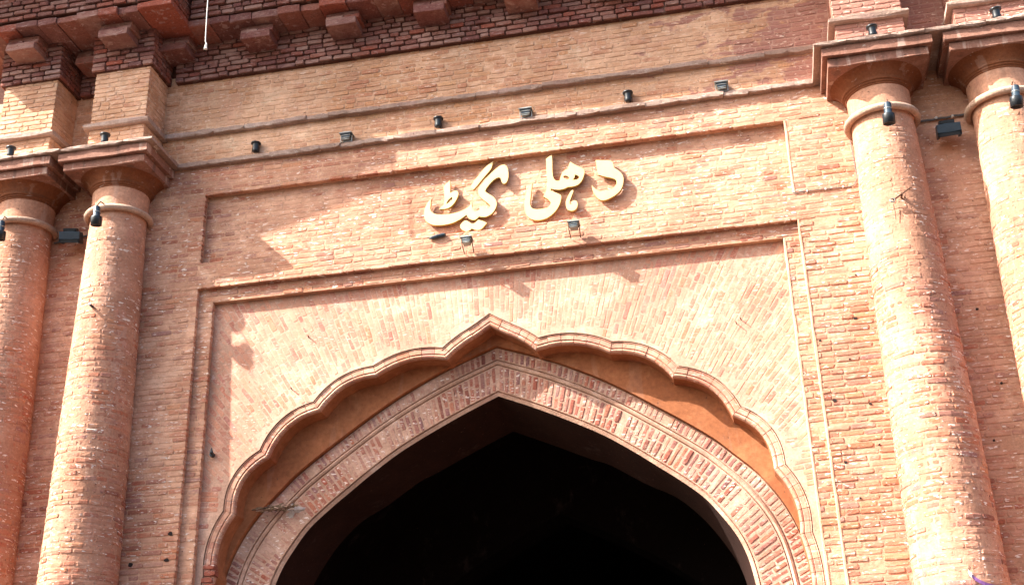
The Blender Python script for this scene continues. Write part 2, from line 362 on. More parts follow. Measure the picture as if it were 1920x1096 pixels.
LETTERS={
'gaf_stroke':[[(0.095,8.032,1),(0.067,8.023),(0.005,7.973),(-0.061,7.892),(-0.119,7.819),(-0.141,7.778),(-0.116,7.739,1),(-0.071,7.786),(-0.03,7.838),(0.02,7.894),(0.073,7.954),(0.086,7.997)]],
'gait_body':[[(0.194,7.983),(0.158,7.973),(0.109,7.935),(0.052,7.885),(0.002,7.829),(-0.047,7.765),(-0.068,7.727),(-0.065,7.687),(-0.049,7.65),(-0.01,7.609),(0.037,7.563),(0.06,7.533),(0.048,7.509),(0.016,7.504),(-0.012,7.517),(-0.031,7.533,1),(-0.048,7.508),(-0.068,7.498),(-0.092,7.492),(-0.119,7.505),(-0.131,7.537),(-0.136,7.608,1),(-0.15,7.566),(-0.179,7.544),(-0.227,7.519),(-0.291,7.502),(-0.372,7.495),(-0.444,7.5),(-0.508,7.513),(-0.549,7.541),(-0.565,7.578),(-0.561,7.631),(-0.555,7.692,1),(-0.581,7.669),(-0.609,7.62),(-0.628,7.56),(-0.625,7.498),(-0.609,7.452),(-0.573,7.416),(-0.517,7.391),(-0.436,7.383),(-0.356,7.388),(-0.284,7.409),(-0.228,7.441),(-0.188,7.466,1),(-0.172,7.429),(-0.149,7.407),(-0.117,7.397),(-0.089,7.405),(-0.061,7.431,1),(-0.029,7.419),(0.018,7.417),(0.066,7.441),(0.099,7.48),(0.12,7.53),(0.119,7.574),(0.102,7.616),(0.063,7.652),(0.023,7.684),(0.004,7.704,1),(0.017,7.738),(0.049,7.778),(0.086,7.817),(0.123,7.841),(0.151,7.846),(0.171,7.832),(0.176,7.796),(0.189,7.767),(0.209,7.763),(0.229,7.779),(0.246,7.822),(0.249,7.875),(0.244,7.929),(0.23,7.963),(0.214,7.979)]],
'te_mark':[[(-0.359,7.88,1),(-0.385,7.852),(-0.42,7.821),(-0.422,7.79),(-0.414,7.735),(-0.415,7.682),(-0.413,7.628),(-0.431,7.595),(-0.468,7.574,1),(-0.468,7.567),(-0.419,7.561),(-0.371,7.567),(-0.331,7.595),(-0.298,7.639),(-0.273,7.694),(-0.269,7.724),(-0.281,7.748),(-0.305,7.756),(-0.333,7.746),(-0.354,7.731,1),(-0.356,7.781),(-0.353,7.834)],[(-0.399,7.613,1),(-0.383,7.651),(-0.354,7.682),(-0.334,7.686),(-0.328,7.67),(-0.346,7.641),(-0.371,7.623)]],
'dots':[[(-0.203,7.408),(-0.237,7.381),(-0.259,7.353),(-0.249,7.321),(-0.222,7.292),(-0.19,7.279),(-0.158,7.288),(-0.136,7.309,1),(-0.115,7.291),(-0.079,7.279),(-0.048,7.282),(-0.012,7.316),(0.015,7.347,1),(-0.022,7.374),(-0.07,7.393,1),(-0.09,7.374),(-0.114,7.356),(-0.142,7.359),(-0.165,7.384)]],
'hli':[[(0.697,8.026,1),(0.664,8.007),(0.638,7.984,1),(0.638,7.916),(0.639,7.827),(0.641,7.738),(0.637,7.668),(0.625,7.617),(0.595,7.564,1),(0.645,7.526),(0.67,7.488),(0.661,7.459),(0.633,7.437),(0.586,7.426),(0.524,7.43),(0.485,7.439),(0.461,7.469),(0.456,7.508),(0.466,7.586),(0.477,7.655),(0.485,7.731,1),(0.463,7.71),(0.437,7.66),(0.411,7.585),(0.399,7.507),(0.403,7.437),(0.416,7.383),(0.45,7.34),(0.504,7.313),(0.558,7.308),(0.613,7.318),(0.669,7.35),(0.717,7.395),(0.755,7.459),(0.773,7.526),(0.771,7.553,1),(0.741,7.579),(0.687,7.608),(0.668,7.619,1),(0.673,7.645,1),(0.704,7.63),(0.758,7.618),(0.805,7.622),(0.841,7.639,1),(0.884,7.635),(0.939,7.643),(0.979,7.677),(1.005,7.731),(1.018,7.786),(1.01,7.814),(0.972,7.846),(0.927,7.875),(0.881,7.917,1),(0.866,7.883),(0.852,7.836,1),(0.822,7.832),(0.798,7.809),(0.78,7.771),(0.766,7.72,1),(0.739,7.717),(0.712,7.737),(0.698,7.774),(0.695,7.845),(0.699,7.943)],[(0.798,7.764),(0.816,7.771),(0.847,7.762),(0.864,7.737),(0.857,7.725),(0.833,7.726),(0.81,7.74)],[(0.921,7.769,1),(0.959,7.746),(0.962,7.723),(0.942,7.706),(0.891,7.709,1),(0.912,7.731)]],
'he_mark':[[(0.89,7.597),(0.874,7.591),(0.844,7.543),(0.818,7.485),(0.814,7.442),(0.822,7.394),(0.844,7.374),(0.879,7.366),(0.91,7.378),(0.931,7.414),(0.929,7.453),(0.915,7.476),(0.892,7.48),(0.878,7.468),(0.878,7.442),(0.866,7.435),(0.851,7.446),(0.851,7.472),(0.87,7.522),(0.894,7.575),(0.895,7.592)]],
'dal':[[(1.135,7.9,1),(1.193,7.891),(1.278,7.875),(1.304,7.856),(1.31,7.789,1),(1.348,7.757),(1.384,7.712),(1.398,7.666),(1.393,7.606),(1.369,7.54),(1.324,7.494),(1.261,7.459),(1.206,7.441),(1.168,7.444),(1.138,7.463),(1.11,7.506),(1.089,7.552),(1.083,7.619,1),(1.106,7.585),(1.143,7.549),(1.188,7.537),(1.242,7.54),(1.29,7.559),(1.323,7.594),(1.332,7.623),(1.323,7.655),(1.289,7.677),(1.221,7.7),(1.153,7.732,1),(1.145,7.79),(1.14,7.844)]],
}

# ================================================================== the setting
g = MB(); g.add([(-300, -300, 0), (300, -300, 0), (300, 300, 0), (-300, 300, 0)], [(0, 1, 2, 3)])
tag(g.build('ground', 'ground'), kind='structure')

# ================================================================== the gateway
gate = empty('brick_gateway')
tag(gate, 'old limewashed brick gateway with cusped pointed arch, paired columns and corbelled cornice', 'gate')

# ---- profiles measured on the facade (x = 0 is the axis of the arch)
def smooth(P, n=6):
    """Catmull-Rom through P"""
    P = [Vector(p) for p in P]; o = []
    for i in range(len(P) - 1):
        a, b, c, d = P[max(i - 1, 0)], P[i], P[i + 1], P[min(i + 2, len(P) - 1)]
        for k in range(n):
            t = k / n
            o.append(.5 * ((2 * b) + (c - a) * t + (2 * a - 5 * b + 4 * c - d) * t * t + (3 * b - a - 3 * c + d) * t ** 3))
    o.append(P[-1]); return [(p[0], p[1]) for p in o]
INTR = smooth([(0, 5.685), (.42, 5.50), (.93, 5.24), (1.25, 5.03), (1.47, 4.865), (1.68, 4.705), (1.88, 4.53), (2.025, 4.34), (2.135, 4.165), (2.21, 3.97), (2.255, 3.72), (2.285, 3.4), (2.30, 3.0)], 5) + [(2.30, 2.2), (2.30, 0)]
INNER = smooth([(0, 5.54), (.40, 5.36), (.78, 5.18), (.97, 5.10), (1.31, 4.88), (1.57, 4.74), (1.78, 4.55), (1.95, 4.33), (2.09, 4.09), (2.16, 3.90), (2.20, 3.65), (2.235, 3.3), (2.25, 3.0)], 5) + [(2.25, 2.2), (2.25, 0)]
EXTR = smooth([(0, 6.185), (.5, 5.995), (.93, 5.785), (1.265, 5.585), (1.51, 5.42), (1.73, 5.27), (2.0, 5.07), (2.17, 4.91), (2.37, 4.71), (2.54, 4.475), (2.65, 4.25), (2.72, 4.0), (2.77, 3.6), (2.79, 3.0)], 5) + [(2.79, 2.2), (2.79, 0)]
CUSPS = [(.44, 6.004), (1.14, 5.90), (1.705, 5.60), (2.21, 5.18), (2.52, 4.655), (2.677, 4.07), (2.70, 3.4)]
SAG = [.075, .085, .10, .105, .065, .04]
FOIL = smooth([(0, 6.30), (.12, 6.225), (.26, 6.145), (.36, 6.075), (.44, 6.004)], 3)
for (a, b), s in zip(zip(CUSPS, CUSPS[1:]), SAG):
    dx, dz = b[0] - a[0], b[1] - a[1]; L = math.hypot(dx, dz); nx, nz = -dz / L, dx / L
    for k in range(1, 13):
        t = k / 12; w = 4 * t * (1 - t)
        FOIL.append((a[0] + dx * t + nx * s * w, a[1] + dz * t + nz * s * w))
FOIL += [(2.70, 2.2), (2.70, 0)]
def offset(P, d):
    """move a profile outwards (away from the opening) by d, mitred"""
    o = []
    for i, p in enumerate(P):
        def nrm(a, b):
            dx, dz = b[0] - a[0], b[1] - a[1]; L = math.hypot(dx, dz) or 1; return Vector((-dz / L, dx / L))
        n1 = nrm(P[i - 1], p) if i else None; n2 = nrm(p, P[i + 1]) if i < len(P) - 1 else None
        if i == 0: n = Vector((0, 1 / max(.35, n2[1])))
        elif n2 is None: n = n1
        else:
            n = (n1 + n2).normalized(); n = n / max(.6, n.dot(n1))
        o.append((max(0, p[0] + n[0] * d), p[1] + n[1] * d))
    return o
def both(P):                                    # full profile, left foot to right foot
    return [(-x, z) for x, z in reversed(P)] + [p for p in P[1:]]
def strip(mb, A, ya, Bp, yb, flip=False):       # ribbon between two profiles of equal length
    n = len(A); V = [(x, ya, z) for x, z in A] + [(x, yb, z) for x, z in Bp]
    F = [(i, i + 1, n + i + 1, n + i) for i in range(n - 1)]
    mb.add(V, [tuple(reversed(q)) for q in F] if flip else F)

# ---- backing masonry behind the facing bricks
E = .006
wall = empty('wall', gate)
w = MB()
for s in (-1, 1):
    a, b = sorted((s * 3.006, s * 5.9)); w.box(a, b, .0025, 1.1, 0, 6.983)
    w.box(a, b, .0013, 1.1, 7.257, 8.063)
w.box(-5.9, 5.9, .0012, 1.1, 6.9831, 7.2569)
w.box(-5.9, 5.9, .0012, 1.1, 8.0631, 8.47)
w.build('backing_mortar', 'wall_mortar', wall)
w = MB()
w.box(-3.006, 3.006, .0861, 1.05, 7.2, 8.1)
w.build('sign_panel_mortar', 'wall_mortar', wall)
w = MB()
w.box(-3.02, 3.02, .0622, 1.0, 6.835, 7.0)
for s in (-1, 1):
    a, b = sorted((s * 2.857, s * 3.02)); w.box(a, b, .0623, 1.0, 0, 6.8349)
w.build('frame_mortar', 'wall_mortar', wall)
w = MB(); w.box(-5.9, 5.9, .010, 1.1, 8.4701, 9.6); w.build('frieze_mortar', 'frieze_mortar', wall)
w = MB(); w.box(-5.9, 5.9, .012, 1.1, 9.6001, 12.2); w.build('parapet_backing', 'cornice_mortar', wall)
for a_, b_, sd in ((-40, -5.92, 'left'), (5.92, 40, 'right')):
    tag(MB().box(a_, b_, 1.4, 2.2, 0, 11).build('curtain_wall', 'wall_mortar'), 'plain washed curtain wall adjoining the gateway beyond its %s columns' % sd, 'wall')

def behind_column(x, z): return z < 8.3 and (abs(abs(x) - 3.87) < .22 or abs(abs(x) - 4.96) < .22)
def wash_wall(x, z):
    v = .66 + .16 * vnoise(x, z)
    if x > 3: v -= .02 + .14 * max(0, min(1, (7.0 - z) / 1.5))         # right pier: courses stand bare
    if x > 4.3: v += .22
    if x < -3 and z < 5.0: v -= .22 * (vnoise(x, z, 1.6, 1) > -.1)
    if z > 7.0 and x < -1: v -= .06
    return v
for x0, y0, y1, z0, z1 in ((2.989, -.0045, .09, 7.2631, 8.056), (2.993, -.0065, .066, 0, 6.9769), (2.844, .0545, .134, 0, 6.8289)):
    zz = z0                                            # plaster beads on the sunlit right-hand arrises
    mb = MB(); n = max(4, int((z1 - z0) / .12)); V = []; F = []
    for i in range(n + 1):
        z = z0 + (z1 - z0) * i / n; jx = rnd.uniform(-.002, .002); jy = rnd.uniform(-.001, .001)
        V += [(x0 + jx, y1, z), (x0 + jx, y0 + .004 + jy, z), (x0 + .004 + jx, y0 + jy, z), (x0 + .016 + rnd.uniform(-.004, .005), y0 + jy, z), (x0 + .022 + rnd.uniform(-.004, .006), y0 + .008, z)]
    for i in range(n):
        for k in range(4): F.append((i * 5 + k, i * 5 + k + 1, i * 5 + k + 6, i * 5 + k + 5))
    mb.add(V, [tuple(q) for q in F]).build('plaster_bead', 'bead', wall)
B = Bricks()
ZB, ZT = 2.6, 8.39
for s in (-1, 1):
    a, b = sorted((s * 3.0, s * 5.88))
    fill(B, (0, 0, 0), EX, EY, a, b, ZB, 6.977, wash_wall, skip=behind_column, proud=.0048, miss=.014, gap=.0075)
    a, b = sorted((s * 2.996, s * 5.88))
    fill(B, (0, 0, 0), EX, EY, a, b, 7.263, 8.057, wash_wall, skip=behind_column, proud=.003)
fill(B, (0, 0, 0), EX, EY, -5.88, 5.88, 6.977, 7.263, wash_wall, skip=behind_column, proud=.003)
fill(B, (0, 0, 0), EX, EY, -5.88, 5.88, 8.057, ZT, wash_wall, proud=.003)
# the two stepped frames of the arch panel
for s in (-1, 1):
    a, b = sorted((s * 2.851, s * 3.012)); fill(B, (0, .061, 0), EX, EY, a, b, ZB, 6.829, lambda x, z: wash_wall(x, z) - (.1 if x > 0 else 0), lens=(.15, .16, .09, .16), proud=.005, gap=.007)
fill(B, (0, .061, 0), EX, EY, -3.01, 3.01, 6.829, 6.985, lambda x, z: .55)
B.build('brick', 'wall_brick', wall, 300, 'distant_brickwork')
B = Bricks()
fill(B, (0, .085, 0), EX, EY, -3.01, 3.01, 7.25, 8.07, lambda x, z: .68 + .2 * vnoise(x, z, 1.3, 2), proud=.0026)
B.build('panel_brick', 'wall_brick', wall, 200, 'panel_brickwork')
B = Bricks()
fz = lambda x, z: .62 + .22 * vnoise(x, z, .8, 3)
fill(B, (0, .008, 0), EX, EY, -5.88, 5.88, 8.44, 8.81, fz, proud=.003)
fill(B, (0, .008, 0), EX, EY, -5.88, 5.88, 8.83, 9.52, fz, proud=.0055)
B.build('frieze_brick', 'frieze_brick', wall, 200, 'frieze_brickwork')

# ---- spandrel, laid fanwise over the arch
span = empty('spandrel', gate)
foil = both(FOIL); fo = both(offset(FOIL, .06))
m = MB()
for s in (-1, 1):
    P = [(s * x, z) for x, z in offset(FOIL, .102)]
    poly = [(0, 6.84)] + P + [(s * 2.86, 0), (s * 2.86, 6.84)]
    if s > 0: poly = poly[::-1]
    m.add([(x, .1302, z) for x, z in poly], [tuple(range(len(poly)))[::-1]])
m.build('pointing', 'span_mortar', span)
def inside_poly(x, z, P):
    c = False; n = len(P)
    for i in range(n):
        (x1, z1), (x2, z2) = P[i], P[i - 1]
        if (z1 > z) != (z2 > z) and x < (x2 - x1) * (z - z1) / (z2 - z1) + x1: c = not c
    return c
OPEN = both(offset(FOIL, .109)) ; OPEN = OPEN + [(2.75, -1), (-2.75, -1)]
B = Bricks()
zc = 2.5; r = 2.2
def sw(x, z): return .60 + .25 * vnoise(x, z, 1.1, 4)
a = -1.15
while a < 1.15:
    wd = rnd.uniform(.040, .052); da = wd / 3.75; am = a + da / 2; r = 2.3 + rnd.uniform(0, .2)
    while r < 5.5:
        L = rnd.choice((.2, .2, .2, .1, .15)) * rnd.uniform(.9, 1.08); rm = r + L / 2; r += L + rnd.uniform(.004, .008)
        x, z = rm * math.sin(am), zc + rm * math.cos(am)
        if abs(x) > 2.87 or z > 6.86 or z < 5.02 - .25 * (abs(x) - 2.3): continue
        d = Vector((math.sin(am), 0, math.cos(am)))
        e0 = (x - d.x * L * .5, z - d.z * L * .5)
        if inside_poly(x, z, OPEN): continue
        if inside_poly(e0[0], e0[1], OPEN):
            f = L * .25; x += d.x * f; z += d.z * f; L *= .5
            if inside_poly(x - d.x * L * .5, z - d.z * L * .5, OPEN): L *= .5; x += d.x * L * .5; z += d.z * L * .5
        B.flat(Vector((x, .1294 - rnd.uniform(-.0006, .0012), z)), d, EY, d.cross(EY), L, da * rm - .0045, rnd.random(), sw(x, z) + rnd.uniform(-.26, .2))
    a += da
zz = 2.6
while zz < 5.05:                                   # lower flanks: nearly level courses
    for s in (-1, 1):
        x = 2.88
        while x > 2.25:
            L = rnd.choice((.1, .12, .2)); xm = x - L / 2; x -= L + .006; t = .10
            z = zz + (2.88 - xm) * -t * 1.0
            if z > 5.02 - .25 * (xm - 2.3) or inside_poly(xm, z, OPEN) or inside_poly(xm - L / 2 - .01, z, OPEN): continue
            ex = Vector((s, 0, t)).normalized() if s > 0 else Vector((1, 0, -t)).normalized()
            B.flat(Vector((s * xm, .129 - rnd.uniform(0, .002), z)), ex, EY, ex.cross(EY), L, .045, rnd.random(), sw(xm * s, z) - .12 + rnd.uniform(-.2, .15))
    zz += .0515
B.build('spandrel_brick', 'span_brick', span, 300, 'spandrel_brickwork')

# ---- cusped moulding: short moulded bricks following the foils
cusped = empty('cusped_moulding', gate)
so = MB()
f2 = both(FOIL); strip(so, f2, .172, both(offset(FOIL, -.0)), .475)
so.build('cusp_soffit', 'plaster', cusped, smooth=False)
PROF = [(-0.002, 0.2), (-0.002, 0.168), (0.0048, 0.154), (0.016, 0.147), (0.0288, 0.15), (0.0344, 0.162), (0.0368, 0.15), (0.04, 0.144), (0.08, 0.142), (0.082, 0.147), (0.084, 0.147), (0.0856, 0.139), (0.0936, 0.136), (0.0956, 0.144), (0.1008, 0.152)]
def resample(P, step):
    d = [0]
    for a, b in zip(P, P[1:]): d.append(d[-1] + math.hypot(b[0] - a[0], b[1] - a[1]))
    n = max(2, round(d[-1] / step)); o = []; k = 0
    for i in range(n + 1):
        t = d[-1] * i / n
        while k < len(d) - 2 and d[k + 1] < t: k += 1
        q = (t - d[k]) / max(1e-9, d[k + 1] - d[k]); o.append((P[k][0] + (P[k + 1][0] - P[k][0]) * q, P[k][1] + (P[k + 1][1] - P[k][1]) * q))
    return o
vis_foil = [p for p in FOIL if p[1] > 2.15]
OFFS = {t: offset(FOIL, t) for t, y in PROF}
# arc positions of the foil points
for s in (-1, 1):
    i = 0; NF = len(vis_foil)
    while i < NF - 1:
        step = 2 if i > 11 else 2
        j = min(i + step, NF - 1); V = []; F = []; np_ = len(PROF)
        jit = rnd.uniform(-.003, .003); tint = rnd.random()
        for q, k in enumerate(range(i, j + 1)):
            for t, y in PROF:
                x, z = OFFS[t][k]
                # tiny joint: pull the end sections in
                if q == 0 or k == j:
                    k2 = k + 1 if q == 0 else k - 1; x2, z2 = OFFS[t][k2]; L = math.hypot(x2 - x, z2 - z) or 1; g_ = min(.0022, L * .2) / L
                    if k not in (0,): x += (x2 - x) * g_; z += (z2 - z) * g_
                V.append((s * x, y + jit + rnd.uniform(-.0012, .0012), z + rnd.uniform(-.001, .001)))
        ns = j - i + 1
        for a in range(ns - 1):
            for b in range(np_ - 1): F.append((a * np_ + b, a * np_ + b + 1, (a + 1) * np_ + b + 1, (a + 1) * np_ + b))
        F.append(tuple(range(np_ - 1, -1, -1))); F.append(tuple((ns - 1) * np_ + b for b in range(np_)))
        if s > 0: F = [tuple(reversed(f)) for f in F]
        mb = MB().add(V, F); o = mb.build('moulded_brick', 'span_brick', cusped); o.color = (tint, rnd.uniform(.45, .85), 0, 1)
        i = j
jm = MB(); strip(jm, both(offset(FOIL, .004)), .166, both(offset(FOIL, .106)), .152, True)
jm.build('joint_mortar', 'span_mortar', cusped)

# ---- recessed tympanum wall round the inner arch, plastered
tym = empty('recess', gate, (0, -.035, 0))
m = MB()
for s in (-1, 1):
    P = [(s * x, z) for x, z in offset(EXTR, .0)]; poly = [(0, 6.75)] + P + [(s * 2.95, 0), (s * 2.95, 6.75)]
    if s > 0: poly = poly[::-1]
    m.add([(x, .4225, z) for x, z in poly], [tuple(range(len(poly)))[::-1]])
strip(m, both(EXTR), .4225, both(EXTR), .51)
m.build('recess_plaster', 'plaster', tym)

# ---- inner arch ring: outer order, roll, main order, chamfer
ring = empty('arch_ring', gate, (0, .04, 0))
def lerp_prof(t): return [(a[0] * (1 - t) + b[0] * t, a[1] * (1 - t) + b[1] * t) for a, b in zip(RE, RI)]
def matched(P, n=140):                               # same number of points on every profile
    return resample([p for p in P if p[1] > 2.15], 1)[:0] or None
def by_count(P, n):
    P = [p for p in P if p[1] >= 2.15]; d = [0]
    for a, b in zip(P, P[1:]): d.append(d[-1] + math.hypot(b[0] - a[0], b[1] - a[1]))
    o = []; k = 0
    for i in range(n + 1):
        t = d[-1] * i / n
        while k < len(d) - 2 and d[k + 1] < t: k += 1
        q = (t - d[k]) / (d[k + 1] - d[k]); o.append((P[k][0] + (P[k + 1][0] - P[k][0]) * q, P[k][1] + (P[k + 1][1] - P[k][1]) * q))
    return o
NR = 96
RE, RI = by_count(EXTR, NR), by_count(INTR, NR)
RN = by_count(INNER, NR)
m = MB()
for t0, y0, t1, y1 in ((.0, .4235, .012, .425), (.012, .425, .02, .399), (.02, .399, .255, .399), (.255, .399, .26, .418), (.26, .418, .285, .418), (.36, .42, .375, .42), (.375, .42, .38, .399), (.38, .399, .90, .399)):
    strip(m, both(lerp_prof(t0)), y0, both(lerp_prof(t1)), y1, True)
m.build('ring_mortar', 'ring_mortar', ring)
m = MB()
for t0, y0, t1, y1 in ((.28, .42, .285, .396), (.285, .396, .32, .386), (.32, .386, .355, .396), (.355, .396, .365, .421)):
    strip(m, both(lerp_prof(t0)), y0, both(lerp_prof(t1)), y1, True)
m.build('roll_moulding', 'ring_mortar', ring)
m = MB()
for t0, y0, t1, y1 in ((.895, .403, .915, .425), (.915, .425, .935, .408), (.935, .408, 1.0, .425)):
    strip(m, both(lerp_prof(t0)), y0, both(lerp_prof(t1)), y1, True)
m.build('chamfer', 'ring_mortar', ring)
def ring_wash(x, z):
    v = .44 + .28 * vnoise(x, z, 1.2, 5)
    if x < -1.9 and 4.3 < z < 4.95: v += .35
    if x < -.2: v -= .06
    return v
B = Bricks()
def order(t0, t1, width, split=None):
    A, C = lerp_prof(t0), lerp_prof(t1)
    Mid = [((a[0] + c[0]) / 2, (a[1] + c[1]) / 2) for a, c in zip(A, C)]; d = [0]
    for a, b in zip(Mid, Mid[1:]): d.append(d[-1] + math.hypot(b[0] - a[0], b[1] - a[1]))
    for s in (-1, 1):
        t = width * .7; k = 0
        while t < d[-1]:
            while k < len(d) - 2 and d[k + 1] < t: k += 1
            q = (t - d[k]) / (d[k + 1] - d[k])
            pa = Vector((A[k][0] + (A[k + 1][0] - A[k][0]) * q, 0, A[k][1] + (A[k + 1][1] - A[k][1]) * q))
            pc = Vector((C[k][0] + (C[k + 1][0] - C[k][0]) * q, 0, C[k][1] + (C[k + 1][1] - C[k][1]) * q))
            dv = pc - pa; L = dv.length
            pieces = [(0, 1)]
            if split:
                f = rnd.choice(split); pieces = [(0, f), (f + .03, 1)] if 0 < f < 1 else [(0, 1)]
            for f0, f1 in pieces:
                c = pa + dv * (f0 + f1) / 2; LL = L * (f1 - f0) - .004
                ww = width * rnd.uniform(.50, .70)
                dn = dv.normalized(); x = s * c.x
                ex = Vector((s * dn.x, 0, dn.z))
                if rnd.random() > .03:
                    w_ = ring_wash(x, c.z) + rnd.uniform(-.2, .2)
                    B.flat(Vector((x, .397 - rnd.uniform(-.001, .005) * (1.2 - w_), c.z)), ex, EY, ex.cross(EY), LL, ww, rnd.random(), w_)
            t += width * rnd.uniform(.95, 1.05)
order(.03, .245, .056)
order(.40, .885, .058, split=(.35, .5, .65, 0, .55))
B.build('voussoir', 'ring_brick', ring, 300, 'outer_voussoirs')
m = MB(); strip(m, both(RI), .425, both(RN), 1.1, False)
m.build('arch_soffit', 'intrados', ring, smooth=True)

mb = MB(); cx_, cz_ = -2.03, 4.715; V = [(cx_, .372, cz_)]; n_ = 22
for r_, y_ in ((.35, .378), (.75, .388), (1.05, .401)):
    for k_ in range(n_):
        a_ = 2 * math.pi * k_ / n_; q_ = r_ * (1 + .35 * math.sin(a_ * 3 + 1) + .2 * math.sin(a_ * 7)); V.append((cx_ + .085 * q_ * math.cos(a_) + .02 * q_ * math.sin(a_), y_ + rnd.uniform(-.003, .003), cz_ + .055 * q_ * math.sin(a_)))
F = [(0, 1 + (k_ + 1) % n_, 1 + k_) for k_ in range(n_)]
for rr_ in range(2):
    for k_ in range(n_): F.append((1 + rr_ * n_ + k_, 1 + rr_ * n_ + (k_ + 1) % n_, 1 + (rr_ + 1) * n_ + (k_ + 1) % n_, 1 + (rr_ + 1) * n_ + k_))
mb.add(V, F).build('lime_patch', 'limepatch', ring)
for i_, (x_, z_) in enumerate(((-2.735, 4.135), (-2.72, 4.075), (-2.745, 4.015), (-2.725, 3.955))):
    o = MB().block(x_ - .05, x_ + .055, .128, .22, z_, z_ + .05, .005, .006, 2).build('broken_brick', 'ring_brick', span); o.color = (.2, .0, 0, 1)
# ---- dark passage behind the arch
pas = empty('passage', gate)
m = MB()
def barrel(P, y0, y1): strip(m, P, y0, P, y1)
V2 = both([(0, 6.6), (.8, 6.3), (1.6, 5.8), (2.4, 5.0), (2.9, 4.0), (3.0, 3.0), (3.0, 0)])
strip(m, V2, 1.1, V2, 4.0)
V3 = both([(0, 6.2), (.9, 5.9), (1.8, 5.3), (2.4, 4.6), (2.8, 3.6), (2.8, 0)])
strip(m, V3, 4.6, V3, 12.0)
m.build('vault', 'soot_shade', pas)
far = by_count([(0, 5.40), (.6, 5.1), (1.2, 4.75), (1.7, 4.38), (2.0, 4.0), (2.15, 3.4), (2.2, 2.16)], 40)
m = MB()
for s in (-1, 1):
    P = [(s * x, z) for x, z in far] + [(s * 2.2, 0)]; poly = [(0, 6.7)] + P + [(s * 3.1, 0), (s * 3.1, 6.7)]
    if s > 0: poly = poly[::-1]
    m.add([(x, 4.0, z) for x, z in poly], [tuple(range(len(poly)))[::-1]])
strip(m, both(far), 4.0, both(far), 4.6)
m.build('inner_arch_wall', 'soot_shade', pas)
m = MB(); m.box(-3.2, 3.2, 12, 12.4, 0, 7); m.build('end_wall', 'soot_shade', pas)
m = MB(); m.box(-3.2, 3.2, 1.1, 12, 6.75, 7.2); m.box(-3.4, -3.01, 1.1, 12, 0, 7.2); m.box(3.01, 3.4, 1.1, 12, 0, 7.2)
m.build('passage_masonry', 'soot_shade', pas)
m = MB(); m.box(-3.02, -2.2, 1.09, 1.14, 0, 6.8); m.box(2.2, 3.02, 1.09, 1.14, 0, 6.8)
m.build('jamb_return', 'soot_shade', pas)

# ---- string courses of long weathered bricks
def ledge_run(parent, x0, x1, y0, y1, z0, z1, jit=.006):
    x = x0
    while x < x1 - .02:
        L = min(rnd.choice((.22, .24, .34, .45)), x1 - x)
        if x1 - x - L < .1: L = x1 - x
        dz = rnd.uniform(-.004, .004); dy = rnd.uniform(-.008, .006)
        MB().block(x + .001, x + L - .001, y0 + dy, y1, z0 + dz, z1 + dz, jit, .007, 4).build('ledge_brick', 'ledge', parent)
        x += L
lc = empty('string_course', gate); ledge_run(lc, -3.32, 3.32, -.062, .05, 8.392, 8.448)
lc2 = empty('string_course', gate); ledge_run(lc2, -3.50, 3.50, -.055, .05, 8.787, 8.842)
for s in (-1, 1):
    ledge_run(lc2, min(s * 4.24, s * 4.58), max(s * 4.24, s * 4.58), -.055, .05, 8.787, 8.842)

